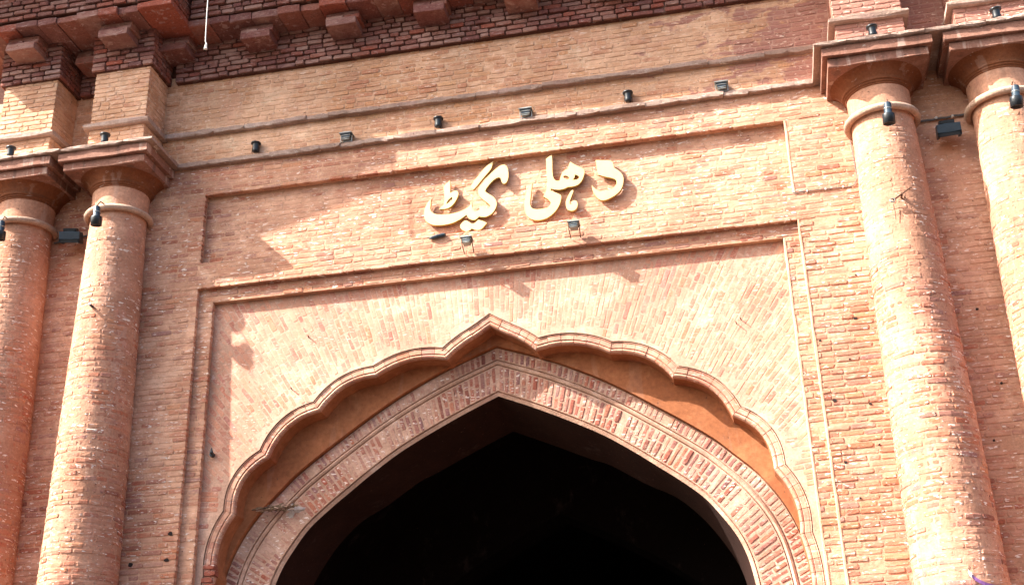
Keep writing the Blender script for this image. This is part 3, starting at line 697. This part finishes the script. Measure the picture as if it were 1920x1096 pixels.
# ---- columns
CY = -.17
def col_r(z):
    t = max(0, min(1, (7.72 - z) / 5.2)); return .283 + .085 * (1 - (1 - t) ** 1.7)
def column(cx, keep):
    p = empty('column', gate)
    zs = [7.76 - .06 * i for i in range(96)] + [1.9, 0]
    core = MB().lathe([(col_r(z) - .001 + rnd.uniform(-.0015, .0015), z) for z in zs][::-1], (cx, CY), 56, .001)
    core.build('shaft', 'column_mortar', p, smooth=True)
    # bricks
    B = Bricks(); k = 0
    z = 2.4
    sgn = 1 if cx > 0 else -1
    while z < 7.70:
        zm = z + .024; r = col_r(zm); a = -2.2 + rnd.uniform(-.3, 0); sc = r / R0
        while a < 2.2:
            i = rnd.choice((0, 1, 2, 2, 3, 4)); th = BLEN[i] / R0; ac = a + th / 2; a += th + .01 / r
            wv = .68 + .34 * vnoise(ac * 1.2 + cx, zm, 1.2, cx) + rnd.uniform(-.17, .17)
            if zm > 6.6: wv += .22
            if cx > 0 and zm < 6.4: wv -= .16
            if cx < 0 and zm < 5.4: wv -= .12
            if rnd.random() < .008: continue
            pr = rnd.uniform(-.25, 1.5) * .0045 * (1.25 - .8 * max(0, min(1, wv)))
            q = rnd.randrange(4); s2 = (r + pr) / R0
            m = Matrix.Translation((cx, CY, zm + rnd.uniform(-.003, .003))) @ Matrix.Rotation(ac, 4, 'Z') @ Matrix.Diagonal((s2, s2, rnd.uniform(.037, .044), 1))
            vis = BLEN[i] * .046 * max(0, math.cos(ac - .25))
            B.add(('b', i, q), BENT[i][q], m, rnd.random(), wv, vis)
        z += CH
    B.build('column_brick', 'column_brick', p, keep, 'column_brickwork')
    # astragal, necking, rings and flaring bell
    a0, nA = [], 14
    tor = [(.318 + .034 * math.cos(t), 7.785 + .034 * math.sin(t)) for t in [2 * math.pi * i / nA for i in range(nA + 1)]]
    MB().lathe(tor, (cx, CY), 64, .0015).build('astragal', 'ringstone', p, smooth=True)
    MB().lathe([(.268, 7.70), (.281, 7.745), (.285, 7.75), (.283, 7.80), (.290, 8.045)], (cx, CY), 64, .001).build('necking', 'column_mortar', p, smooth=True)
    fl = []
    for q in range(3):
        zc_ = 8.05 + q * .020; rr = .292 + q * .013
        fl += [(rr - .006, zc_ - .008), (rr + .006, zc_ - .004), (rr + .010, zc_ + .004), (rr + .004, zc_ + .009)]
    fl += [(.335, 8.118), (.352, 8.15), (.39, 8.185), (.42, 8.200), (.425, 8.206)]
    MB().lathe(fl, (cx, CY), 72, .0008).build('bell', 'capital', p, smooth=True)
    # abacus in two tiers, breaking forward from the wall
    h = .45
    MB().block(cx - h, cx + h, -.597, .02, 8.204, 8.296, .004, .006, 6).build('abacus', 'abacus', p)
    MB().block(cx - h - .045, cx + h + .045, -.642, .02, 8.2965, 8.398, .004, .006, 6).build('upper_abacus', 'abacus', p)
    return p
for cx, keep in ((-3.87, 90), (-4.96, 30), (3.87, 110), (4.96, 70)): column(cx, keep)
for s in (-1, 1):
    p = empty('capital_ledge', gate); x0, x1 = sorted((s * 3.31, s * 5.52)); x = x0
    while x < x1 - .02:
        L = min(rnd.choice((.24, .3, .4)), x1 - x); L = x1 - x if x1 - x - L < .12 else L
        MB().block(x + .001, x + L - .001, -.68 + rnd.uniform(-.004, .006), .02, 8.3985, 8.446, .005, .01, 4).build('ledge_brick', 'ledge', p); x += L

# ---- pedestals over the columns
def pedestal(cx):
    p = empty('pedestal', gate); hw = .315; yf = -.42
    mb = MB().box(cx - hw + .006, cx + hw - .006, yf + .006, .03, 8.40, 9.52); mb.build('pedestal_mortar', 'frieze_mortar', p)
    B = Bricks(); fw = lambda x, z: .72 + .2 * vnoise(x + cx, z, 1, 2)
    for z0, z1, d in ((8.44, 8.775, 0), (8.83, 9.51, 0)):
        fill(B, (0, yf, 0), EX, EY, cx - hw, cx + hw, z0, z1, fw, proud=.003)
        fill(B, (cx + hw, 0, 0), EY, NX, yf, .0, z0, z1, fw, proud=.003)
        fill(B, (cx - hw, 0, 0), NY, EX, .0, -yf, z0, z1, fw, proud=.003)
    B.build('pedestal_brick', 'frieze_brick', p, 60, 'pedestal_brickwork')
    MB().block(cx - hw - .055, cx + hw + .055, yf - .055, .03, 8.775, 8.84, .006, .012, 4).build('pedestal_ledge', 'ledge', p)
for cx in (-3.87, -4.96, 3.87, 4.96): pedestal(cx)

# ---- corbelled cornice
cor = empty('cornice', gate)
def courses(B, mbk, x0, x1, yoff, z0, prs, ends=(True, True), back=.0):
    z = z0
    for pr in prs:
        y = yoff - pr
        a = Vector((0, y, 0))
        for (zz0, zz1) in ((z + .004, z + .056),):
            s = x0
            while s < x1 - .03:
                L = min(rnd.choice((.17, .2, .11, .15)) * rnd.uniform(.9, 1.1), x1 - s); L = x1 - s if x1 - s - L < .06 else L
                B.flat(Vector((s + L / 2, y - rnd.uniform(-.010, .016), (zz0 + zz1) / 2 + rnd.uniform(-.003, .003))), EX, EY, EZ, L - .016, .043, rnd.random(), .42 + rnd.uniform(-.35, .4))
                s += L
            for sd in (0, 1):
                if not ends[sd]: continue
                X = (x0, x1)[sd]; yy = y
                while yy < back - .03:
                    L = min(rnd.choice((.2, .11)), back - yy)
                    if sd: B.flat(Vector((X + rnd.uniform(-.004, .006), yy + L / 2, (zz0 + zz1) / 2)), EY, NX, EZ, L - .015, .043, rnd.random(), .2 + rnd.uniform(-.2, .2))
                    else: B.flat(Vector((X - rnd.uniform(-.004, .006), yy + L / 2, (zz0 + zz1) / 2)), NY, EX, EZ, L - .015, .043, rnd.random(), .2 + rnd.uniform(-.2, .2))
                    yy += L
        mbk.box(x0 + .012, x1 - .012, y + .016, .05, z + .001, z + .0569)
        z += .057
    return z
def corbel(cx, yf, yback):
    """bracket: one long brick carrying two bricks laid over it"""
    b = empty('corbel_bracket', cor)
    for nm, args in (('bracket_brick', (cx - .165, cx + .165, yf, yback, 9.735, 9.825)), ('cap_brick', (cx - .175, cx + .01, yf + .03, yback, 9.829, 9.878)), ('cap_brick', (cx + .018, cx + .185, yf + .035, yback, 9.829, 9.876)), ('cap_brick', (cx - .18, cx + .18, yf + .05, yback, 9.880, 9.928))):
        o = MB().block(*args, .003, .005, 3).build(nm, 'cornice_brick', b); o.color = (rnd.random(), rnd.uniform(.2, .7), 0, 1)
def slab_row(x0, x1, yf, yback, z0, z1, side=None):
    x = x0
    while x < x1 - .02:
        L = min(rnd.choice((.22, .23, .25, .3)), x1 - x); L = x1 - x if x1 - x - L < .12 else L
        o = MB().block(x + .003, x + L - .003, yf + rnd.uniform(-.03, .025), yback, z0 + rnd.uniform(-.010, .006), z1 + rnd.uniform(-.004, .004), .004, .006, 3).build('slab_brick', 'cornice_brick', cor)
        o.color = (rnd.random(), rnd.uniform(.0, .6), 0, 1); x += L
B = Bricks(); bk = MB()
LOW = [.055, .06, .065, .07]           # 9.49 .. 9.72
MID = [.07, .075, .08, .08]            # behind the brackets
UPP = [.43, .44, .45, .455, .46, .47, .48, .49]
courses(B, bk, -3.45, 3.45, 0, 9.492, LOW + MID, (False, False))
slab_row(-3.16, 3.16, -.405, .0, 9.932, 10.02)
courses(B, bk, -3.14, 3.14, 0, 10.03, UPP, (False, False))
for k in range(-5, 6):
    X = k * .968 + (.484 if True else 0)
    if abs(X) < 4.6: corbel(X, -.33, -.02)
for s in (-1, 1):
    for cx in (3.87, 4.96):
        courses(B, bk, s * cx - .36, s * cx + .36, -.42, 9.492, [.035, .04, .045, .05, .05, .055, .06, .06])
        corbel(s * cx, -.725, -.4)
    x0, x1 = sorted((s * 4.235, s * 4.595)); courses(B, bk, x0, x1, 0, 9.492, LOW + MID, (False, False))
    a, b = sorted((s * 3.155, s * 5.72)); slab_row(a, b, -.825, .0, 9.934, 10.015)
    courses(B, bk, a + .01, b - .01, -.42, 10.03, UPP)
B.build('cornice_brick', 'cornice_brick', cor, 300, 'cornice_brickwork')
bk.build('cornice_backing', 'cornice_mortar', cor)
# deep eave slabs above, out of the picture, whose shade falls on the frieze
ev = empty('eave', gate)
MB().block(-3.37, 3.37, -1.087, .3, 10.62, 10.72, .002, .02, 12).build('eave_slab', 'ledge', ev)
for s in (-1, 1):                                  # over the columns, splay shaped to cast the slanting shade on the sign panel
    P = [(3.371, .3), (6.1, .3), (6.1, -1.57), (3.371, -1.26)]
    V = [(s * x, y, z) for z in (10.62, 10.72) for x, y in P]; F = [(3, 2, 1, 0), (4, 5, 6, 7), (0, 1, 5, 4), (1, 2, 6, 5), (2, 3, 7, 6), (3, 0, 4, 7)]
    MB().add(V, F if s > 0 else [tuple(reversed(f)) for f in F]).build('eave_slab', 'ledge', ev)
MB().box(-5.9, 5.9, -.5, .3, 10.49, 10.615).build('eave_bed', 'cornice_mortar', ev)
MB().box(-5.8, 5.8, -.3, .0, 10.725, 12.2).build('parapet', 'wall_mortar', ev)

# ================================================================== the sign: gilded letters on pins
def chaikin(P, it=2):
    P = [(p[0], p[1], len(p) > 2) for p in P]
    for _ in range(it):
        o = []; n = len(P)
        for i in range(n):
            a, b = P[i], P[(i + 1) % n]
            if a[2]: o.append(a)
            o.append((a[0] * .75 + b[0] * .25, a[1] * .75 + b[1] * .25, False)); o.append((a[0] * .25 + b[0] * .75, a[1] * .25 + b[1] * .75, False))
        P = o
    return [(a, b) for a, b, c in P]
LAB = {
 'gaf_stroke': ('letter_stroke', 'slanting gilded bar floating above the tall hooked letter of the left word'),
 'gait_body': ('letter_body', 'large gilded joined letterform with sweeping tail, main body of the left word'),
 'te_mark': ('letter_mark', 'small looped gilded mark standing over the tail of the left word'),
 'dots': ('letter_dots', 'pair of joined gilded diamond dots under the left word'),
 'hli': ('letter_body', 'tall gilded joined letterform with two eyelets and bowl, middle of the sign'),
 'he_mark': ('letter_mark', 'small comma-like gilded hook under the two-eyed letter'),
 'dal': ('letter', 'single gilded crescent letter with blunt head at the right end of the sign')}
def build_letter(key):
    nm, lab = LAB[key]; loops = [chaikin(L) for L in LETTERS[key]]
    cu = bpy.data.curves.new(nm, 'CURVE'); cu.dimensions = '2D'; cu.fill_mode = 'BOTH'; cu.extrude = .016; cu.bevel_depth = .0015; cu.bevel_resolution = 0
    for L in loops:
        sp = cu.splines.new('POLY'); sp.points.add(len(L) - 1); sp.use_cyclic_u = True
        for q, (x, z) in zip(sp.points, L): q.co = (x, z, 0, 1)
    tmp = bpy.data.objects.new('tmp', cu); COL.objects.link(tmp)
    dg = bpy.context.evaluated_depsgraph_get(); me = bpy.data.meshes.new_from_object(tmp.evaluated_get(dg))
    bpy.data.objects.remove(tmp); bpy.data.curves.remove(cu)
    me.transform(Matrix.Rotation(math.pi / 2, 4, 'X')); me.transform(Matrix.Translation((0, .042, 0))); me.update()
    xs = [v.co.x for v in me.vertices]; zs = [v.co.z for v in me.vertices]
    base = Vector(((min(xs) + max(xs)) / 2, .085, min(zs))); me.transform(Matrix.Translation(-base))
    me.materials.clear(); me.materials.append(M['gold']); me.materials.append(M['goldside'])
    for p in me.polygons: p.material_index = 0 if p.normal.y < -.5 else 1
    me.name = nm
    root = empty('sign_letter', None, base); tag(root, lab, 'letter', 'gilded letters of the sign over the arch')
    o = bpy.data.objects.new(nm, me); link(o, root)
    P = loops[0]; n = len(P); pin = MB(); got = 0
    for i in range(40):                      # pins inside the strokes, back to the wall
        a = P[rnd.randrange(n)]; b = P[rnd.randrange(n)]; c = ((a[0] + b[0]) / 2, (a[1] + b[1]) / 2); d = math.hypot(a[0] - b[0], a[1] - b[1])
        if .02 < d < .10 and inside_poly(c[0], c[1], P):
            pin.tube([(c[0], .05, c[1]), (c[0], .09, c[1])], .005, 6); got += 1
            if got == 3: break
    if got: pin.build('pin', 'goldside', root, loc=tuple(base))
for k in LETTERS: build_letter(k)

# ================================================================== lamps
def at(v, p): return [(a + p[0], b + p[1], c + p[2]) for a, b, c in v]
def can_lamp(loc, label, group, tilt=0, yaw=0):
    """black can uplight with flared rim on a wire stirrup"""
    r = empty('uplight', None, loc); tag(r, label, 'lamp', group); r.rotation_euler = (tilt, 0, yaw)
    MB().lathe([(0, .035), (.026, .035), (.034, .042), (.036, .06), (.036, .125), (.040, .135)], n=24).build('lamp_body', 'black', r, smooth=True)
    MB().lathe([(.038, .128), (.052, .134), (.053, .146), (.047, .148), (.044, .140)], n=24).build('rim', 'black', r, smooth=True)
    MB().lathe([(0, .139), (.044, .139)], n=24).build('lens', 'glass', r)
    st = MB()
    for s in (-1, 1): st.tube([(s * .040, -.0, .085), (s * .040, .0, .03), (s * .030, .0, .004), (0, 0, .002)], .0035, 6)
    st.build('stirrup', 'rust', r); return r
def flood(loc, label, group, rot=(0, 0, 0), arm=None):
    """small cast floodlight seen from below: lens frame on top, cooling fins, stirrup"""
    r = empty('floodlight', None, loc); tag(r, label, 'lamp', group); r.rotation_euler = rot
    if arm: r.scale = (.86, .86, .86)
    MB().block(-.068, .068, -.052, .052, .082, .098, .0008, .003, 2).build('lens_frame', 'grey', r)
    MB().box(-.058, .058, -.043, .043, .0985, .1).build('lens', 'glass', r)
    b = MB(); b.block(-.055, .055, -.044, .044, .070, .0815, .0006, .003, 2); b.block(-.044, .044, -.036, .036, .035, .0695, .0006, .004, 2); b.build('housing', 'navy', r)
    for z, hw in ((.056, .054), (.030, .046), (.014, .042)):
        MB().block(-hw, hw, -hw * .8, hw * .8, z, z + .009, .0006, .002, 2).build('fin', 'grey', r)
    s = MB()
    if arm:
        for k in (-1, 1): s.tube([(k * .060, 0, .06), (k * .060, .03, .03), (k * .055, arm, -.01)], .006, 6)
        s.build('arm', 'rust', r)
    else:
        for k in (-1, 1): s.box(k * .060 - .003, k * .060 + .003, -.010, .010, 0, .085)
        s.box(-.06, .06, -.010, .010, -.0, .004); s.build('stirrup', 'grey', r)
    return r
G1 = 'uplights and floodlights along the string course'
can_lamp((-2.455, -.035, 8.448), 'black can uplight on the string course, left of the first floodlight', G1)
can_lamp((-.46, -.035, 8.448), 'black can uplight on the string course above the left word of the sign', G1)
can_lamp((1.508, -.035, 8.448), 'black can uplight on the string course right of the sign', G1)
flood((-1.443, -.05, 8.448), 'small grey floodlight on the string course between the two left black cans', G1)
flood((.464, -.05, 8.448), 'small grey floodlight on the string course above the tall middle letter', G1)
flood((2.438, -.05, 8.448), 'rightmost small grey floodlight on the string course near the right columns', G1)
G2 = 'floodlights on arms under the sign'
flood((-.159, -.12, 7.055), 'small grey floodlight on rusty arms below the left word of the sign', G2, (math.radians(-14), 0, 0), .13)
flood((.90, -.12, 7.085), 'small grey floodlight on rusty arms below the two-eyed middle letter', G2, (math.radians(-14), 0, 0), .13)
G3 = 'uplights on the column capitals'
for cx, lb in ((-3.895, 'black uplight on the capital of the inner left column'), (-4.97, 'black uplight on the capital of the outer left column'), (3.866, 'black uplight on the capital of the inner right column'), (4.971, 'black uplight on the capital of the outer right column')):
    can_lamp((cx, -.585, 8.446), lb, G3)
def column_spot(loc, label, rz):
    """two-stage cylinder spot hung under the astragal"""
    r = empty('column_spotlight', None, loc); tag(r, label, 'lamp', 'spotlights hung on the columns'); r.rotation_euler = (math.radians(10), math.radians(4), rz)
    MB().lathe([(0, .20), (.026, .20), (.033, .192), (.035, .095), (.038, .092)], n=24).build('lamp_body', 'navy', r, smooth=True)
    MB().lathe([(.035, .094), (.054, .088), (.056, .08), (.056, -.004), (.052, -.006), (.050, .02), (0, .024)], n=24).build('shade', 'black', r, smooth=True)
    MB().lathe([(.0352, .135), (.037, .137), (.037, .143), (.0352, .145)], n=24).build('band', 'grey', r, smooth=True)
    MB().tube([(0, 0, .2), (.004, .02, .235), (-.004, .05, .262), (.0, .10, .25)], .006, 6).build('hanger', 'rust', r)
    return r
for cx, z, lb in ((-3.89, 7.545, 'black cylinder spotlight hung on the inner left column'), (-4.96, 7.52, 'black cylinder spotlight hung on the outer left column at the picture edge'), (3.876, 7.555, 'black cylinder spotlight hung on the inner right column'), (4.975, 7.56, 'black cylinder spotlight hung on the outer right column')):
    column_spot((cx, -.56, z), lb, rnd.uniform(-.3, .3))
def wall_flood(loc, label, rz):
    r = empty('wall_floodlight', None, loc); tag(r, label, 'lamp', 'box floodlights between the columns'); r.rotation_euler = (math.radians(20), 0, rz)
    MB().block(-.105, .105, -.12, .02, -.055, .035, .0008, .006, 2).build('housing', 'navy', r)
    MB().box(-.085, .07, -.105, .0, -.0575, -.0555).build('lens', 'glass', r)
    fr = MB(); fr.box(-.105, .105, -.122, -.108, -.085, -.054); fr.box(.085, .105, -.122, .02, -.085, -.054); fr.box(-.105, -.085, -.122, .02, -.085, -.054); fr.build('hood', 'black', r)
    MB().block(-.075, .06, -.075, .02, .036, .075, .0008, .005, 2).build('driver_box', 'black', r)
    MB().tube([(.0, .02, .0), (.0, .07, .02), (0, .16, .02)], .014, 8).build('bracket', 'rust', r)
wall_flood((-4.41, -.13, 7.70), 'dark box floodlight between the two left columns', .25)
wall_flood((4.444, -.13, 7.665), 'dark box floodlight with tan lens between the two right columns', -.05)

# ================================================================== cables and odds and ends
def wavy(a, b, n=10, w=.006):
    a, b = Vector(a), Vector(b)
    return [tuple(a.lerp(b, i / n) + (Vector((rnd.uniform(-w, w), rnd.uniform(-w, 0), rnd.uniform(-w, w))) if 0 < i < n else Vector())) for i in range(n + 1)]
c = empty('conduit', None, (4.22, -.02, 7.84)); tag(c, 'dark flexible conduit clipped to the wall between the right columns', 'conduit')
MB().tube(wavy((4.17, -.022, 7.838), (4.69, -.022, 7.86), 12, .004), .011, 8).build('sleeve', 'cable', c, loc=(4.22, -.02, 7.84))
for x in (4.37, 4.52): MB().tube([(x, -.012, 7.852), (x + .018, -.036, 7.856)], .014, 8).build('clip', 'white', c, loc=(4.22, -.02, 7.84))
c = empty('conduit', None, (-4.6, -.02, 7.72)); tag(c, 'dark conduit feeding the box floodlight between the left columns', 'conduit')
MB().tube(wavy((-4.68, -.022, 7.70), (-4.15, -.022, 7.755), 12, .004), .011, 8).build('sleeve', 'cable', c, loc=(-4.6, -.02, 7.72))
c = empty('cable', None, (2.99, -.01, 7.26)); tag(c, 'thin dark cable pinned along the wall beside the inner right column', 'cable')
MB().tube(wavy((2.985, -.010, 7.258), (3.52, -.010, 7.25), 10, .002) + wavy((3.55, -.010, 7.262), (3.585, -.010, 7.32), 3, .001) + wavy((3.588, -.010, 7.36), (3.575, -.010, 7.74), 8, .002), .0045, 6).build('wire', 'cable', c, loc=(2.99, -.01, 7.26))
for x in (3.11, 3.28, 3.44): MB().block(x, x + .012, -.018, -.002, 7.245, 7.268, .0005, .002, 1).build('clip', 'white', c, loc=(2.99, -.01, 7.26))
c = empty('hanging_cord', None, (-2.685, -.9, 9.235)); tag(c, 'white cord with frayed knot hanging in front of the cornice', 'cord')
MB().tube([(-2.70 + .01 * math.sin(z * 3), -.9, z) for z in (10.63, 10.3, 10.0, 9.8, 9.6, 9.45, 9.34)] + [(-2.685, -.9, 9.30)], .0055, 6).build('cord', 'white', c, loc=(-2.685, -.9, 9.235))
MB().tube([(-2.686, -.9, 9.315), (-2.686, -.9, 9.29), (-2.687, -.9, 9.265), (-2.689, -.9, 9.24), (-2.689, -.9, 9.232)], [.006, .012, .013, .02, .010], 8).build('knot', 'white', c, loc=(-2.685, -.9, 9.235))
# rusty fittings
c = empty('iron_bracket', None, (3.86, -.48, 6.83)); tag(c, 'rusty iron clamp with eye stuck in the inner right column', 'bracket')
q = MB(); q.tube([(3.80, -.52, 6.80), (3.87, -.54, 6.835), (3.93, -.53, 6.88), (3.975, -.50, 6.915)], .008, 6); q.tube([(3.88, -.45, 6.83), (3.88, -.55, 6.845)], .010, 6); q.tube([(3.91, -.46, 6.84), (3.905, -.53, 6.82), (3.895, -.52, 6.79)], .006, 6); q.build('strap', 'rust', c, loc=(3.86, -.48, 6.83))
MB().tube([(3.795 + .022 * math.cos(t), -.53, 6.795 + .018 * math.sin(t)) for t in [i * .7 for i in range(10)]], .006, 6).build('eye', 'grey', c, loc=(3.86, -.48, 6.83))
MB().tube([(3.80, -.505, 6.77), (3.805, -.50, 6.70), (3.80, -.495, 6.62)], .0035, 5).build('wire', 'rust', c, loc=(3.86, -.48, 6.83))
c = empty('iron_stub', None, (-3.87, -.47, 6.68)); tag(c, 'short dark iron stub in the inner left column', 'bracket')
MB().tube([(-3.87, -.44, 6.67), (-3.875, -.52, 6.685), (-3.875, -.535, 6.69)], [.012, .014, .018], 8).build('stub', 'navy', c, loc=(-3.87, -.47, 6.68)); MB().tube([(-3.86, -.50, 6.68), (-3.84, -.5, 6.66), (-3.83, -.46, 6.65)], .005, 5).build('hook', 'rust', c, loc=(-3.87, -.47, 6.68))
def chunk(name, loc, label, cat, mat, pts, r):
    c = MB().tube([(p[0] + loc[0], p[1] + loc[1], p[2] + loc[2]) for p in pts], r, 7).build(name, mat, None, loc=loc); tag(c, label, cat); return c
chunk('cable_gland', (-2.768, .12, 5.22), 'dark pointed stub sticking out of the left spandrel', 'fitting', 'black', [(0, .01, .02), (.005, -.03, .02), (.01, -.05, .035), (.012, -.055, .075)], [.024, .026, .018, .004])
chunk('iron_nail', (-1.837, .12, 6.37), 'single iron nail in the left spandrel under the panel frame', 'nail', 'rust', [(0, .01, 0), (.004, -.03, .004)], .006)
chunk('iron_nail', (-1.99, .12, 5.84), 'iron nail in the left spandrel just above the cusped moulding', 'nail', 'rust', [(0, .01, 0), (.004, -.03, .004)], .006)
chunk('iron_nail', (2.33, .12, 6.05), 'lower of two iron nails in the right spandrel', 'nail', 'rust', [(0, .01, 0), (-.004, -.035, .004)], .005)
chunk('iron_nail', (2.375, .12, 6.085), 'upper of two iron nails in the right spandrel', 'nail', 'rust', [(0, .01, 0), (-.004, -.035, .004)], .005)
chunk('metal_strip', (-.48, .0, 7.235), 'dark metal strip on the sill of the sign panel below the left word', 'strip', 'navy', [(-.085, -.012, -.008), (-.05, -.02, -.004), (.0, -.024, .004), (.075, -.02, .014), (.08, -.012, .02)], [.004, .018, .02, .018, .012])
# nest of straw where the ring is broken
nest = empty('straw_nest', None, (-2.20, .39, 4.73)); tag(nest, 'matted straw and twigs lodged across the left side of the arch ring', 'nest')
for i in range(46):
    x = rnd.uniform(-2.35, -2.02); L = rnd.uniform(.06, .2); zz = 4.735 + (x + 2.2) * .03 + rnd.gauss(0, .013); a = rnd.gauss(.05, .22)
    MB().tube([(x - L / 2 * math.cos(a), .385 - rnd.uniform(0, .05), zz - L / 2 * math.sin(a)), (x, .37 - rnd.uniform(0, .06), zz + rnd.uniform(-.01, .012)), (x + L / 2 * math.cos(a), .385 - rnd.uniform(0, .05), zz + L / 2 * math.sin(a))], rnd.uniform(.002, .006), 5).build('twig', rnd.choice(('twig', 'twig', 'rust', 'ringstone')), nest, loc=(-2.20, .39, 4.73))
# ribbon tied round the right column
rb = empty('ribbon', None, (3.9, -.52, 3.48)); tag(rb, 'purple and red ribbon tied round the inner right column at the lower edge', 'ribbon')
def band(name, mat, pts, w):
    V = []; F = []
    for i, p in enumerate(pts): V += [(p[0], p[1], p[2] - w / 2), (p[0], p[1] - .004, p[2] + w / 2)]
    for i in range(len(pts) - 1): F.append((2 * i, 2 * i + 2, 2 * i + 3, 2 * i + 1))
    o = MB().add(V, F).build(name, mat, rb, loc=(3.9, -.52, 3.48)); md = o.modifiers.new('thickness', 'SOLIDIFY'); md.thickness = .002
pt = lambda a, z, d=.012: (3.87 + (col_r(z) + d) * math.sin(a), CY - (col_r(z) + d) * math.cos(a), z)
band('purple_strand', 'violet', [pt(.06 + .09 * i, 3.50 - .11 * (1 - math.exp(-i * .35)) ) for i in range(12)], .03)
band('red_strand', 'red', [pt(.07 - .02 * i, 3.50 - .05 * i, .016) for i in range(5)], .012)
band('knot', 'white', [pt(.03, 3.53, .014), pt(.06, 3.50, .02), pt(.08, 3.49, .02)], .03)
# small holes in the masonry, as near-black plugs painted for the shade inside
def hole_plug(x, y, z, s):
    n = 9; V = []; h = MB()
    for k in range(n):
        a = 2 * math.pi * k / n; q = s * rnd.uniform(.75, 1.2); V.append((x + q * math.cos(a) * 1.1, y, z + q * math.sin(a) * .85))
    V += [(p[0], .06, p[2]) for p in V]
    h.add(V, [tuple(range(n))[::-1]] + [(k, (k + 1) % n, n + (k + 1) % n, n + k) for k in range(n)]); h.build('hole_shade_plug', 'hole_shade', wall)
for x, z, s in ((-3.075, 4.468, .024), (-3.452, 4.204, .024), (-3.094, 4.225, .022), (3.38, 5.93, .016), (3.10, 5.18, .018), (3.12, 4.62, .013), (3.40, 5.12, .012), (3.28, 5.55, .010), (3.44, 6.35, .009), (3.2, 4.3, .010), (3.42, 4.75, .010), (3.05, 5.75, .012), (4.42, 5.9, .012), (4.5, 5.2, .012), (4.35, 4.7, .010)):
    hole_plug(x, -.0075, z, s)
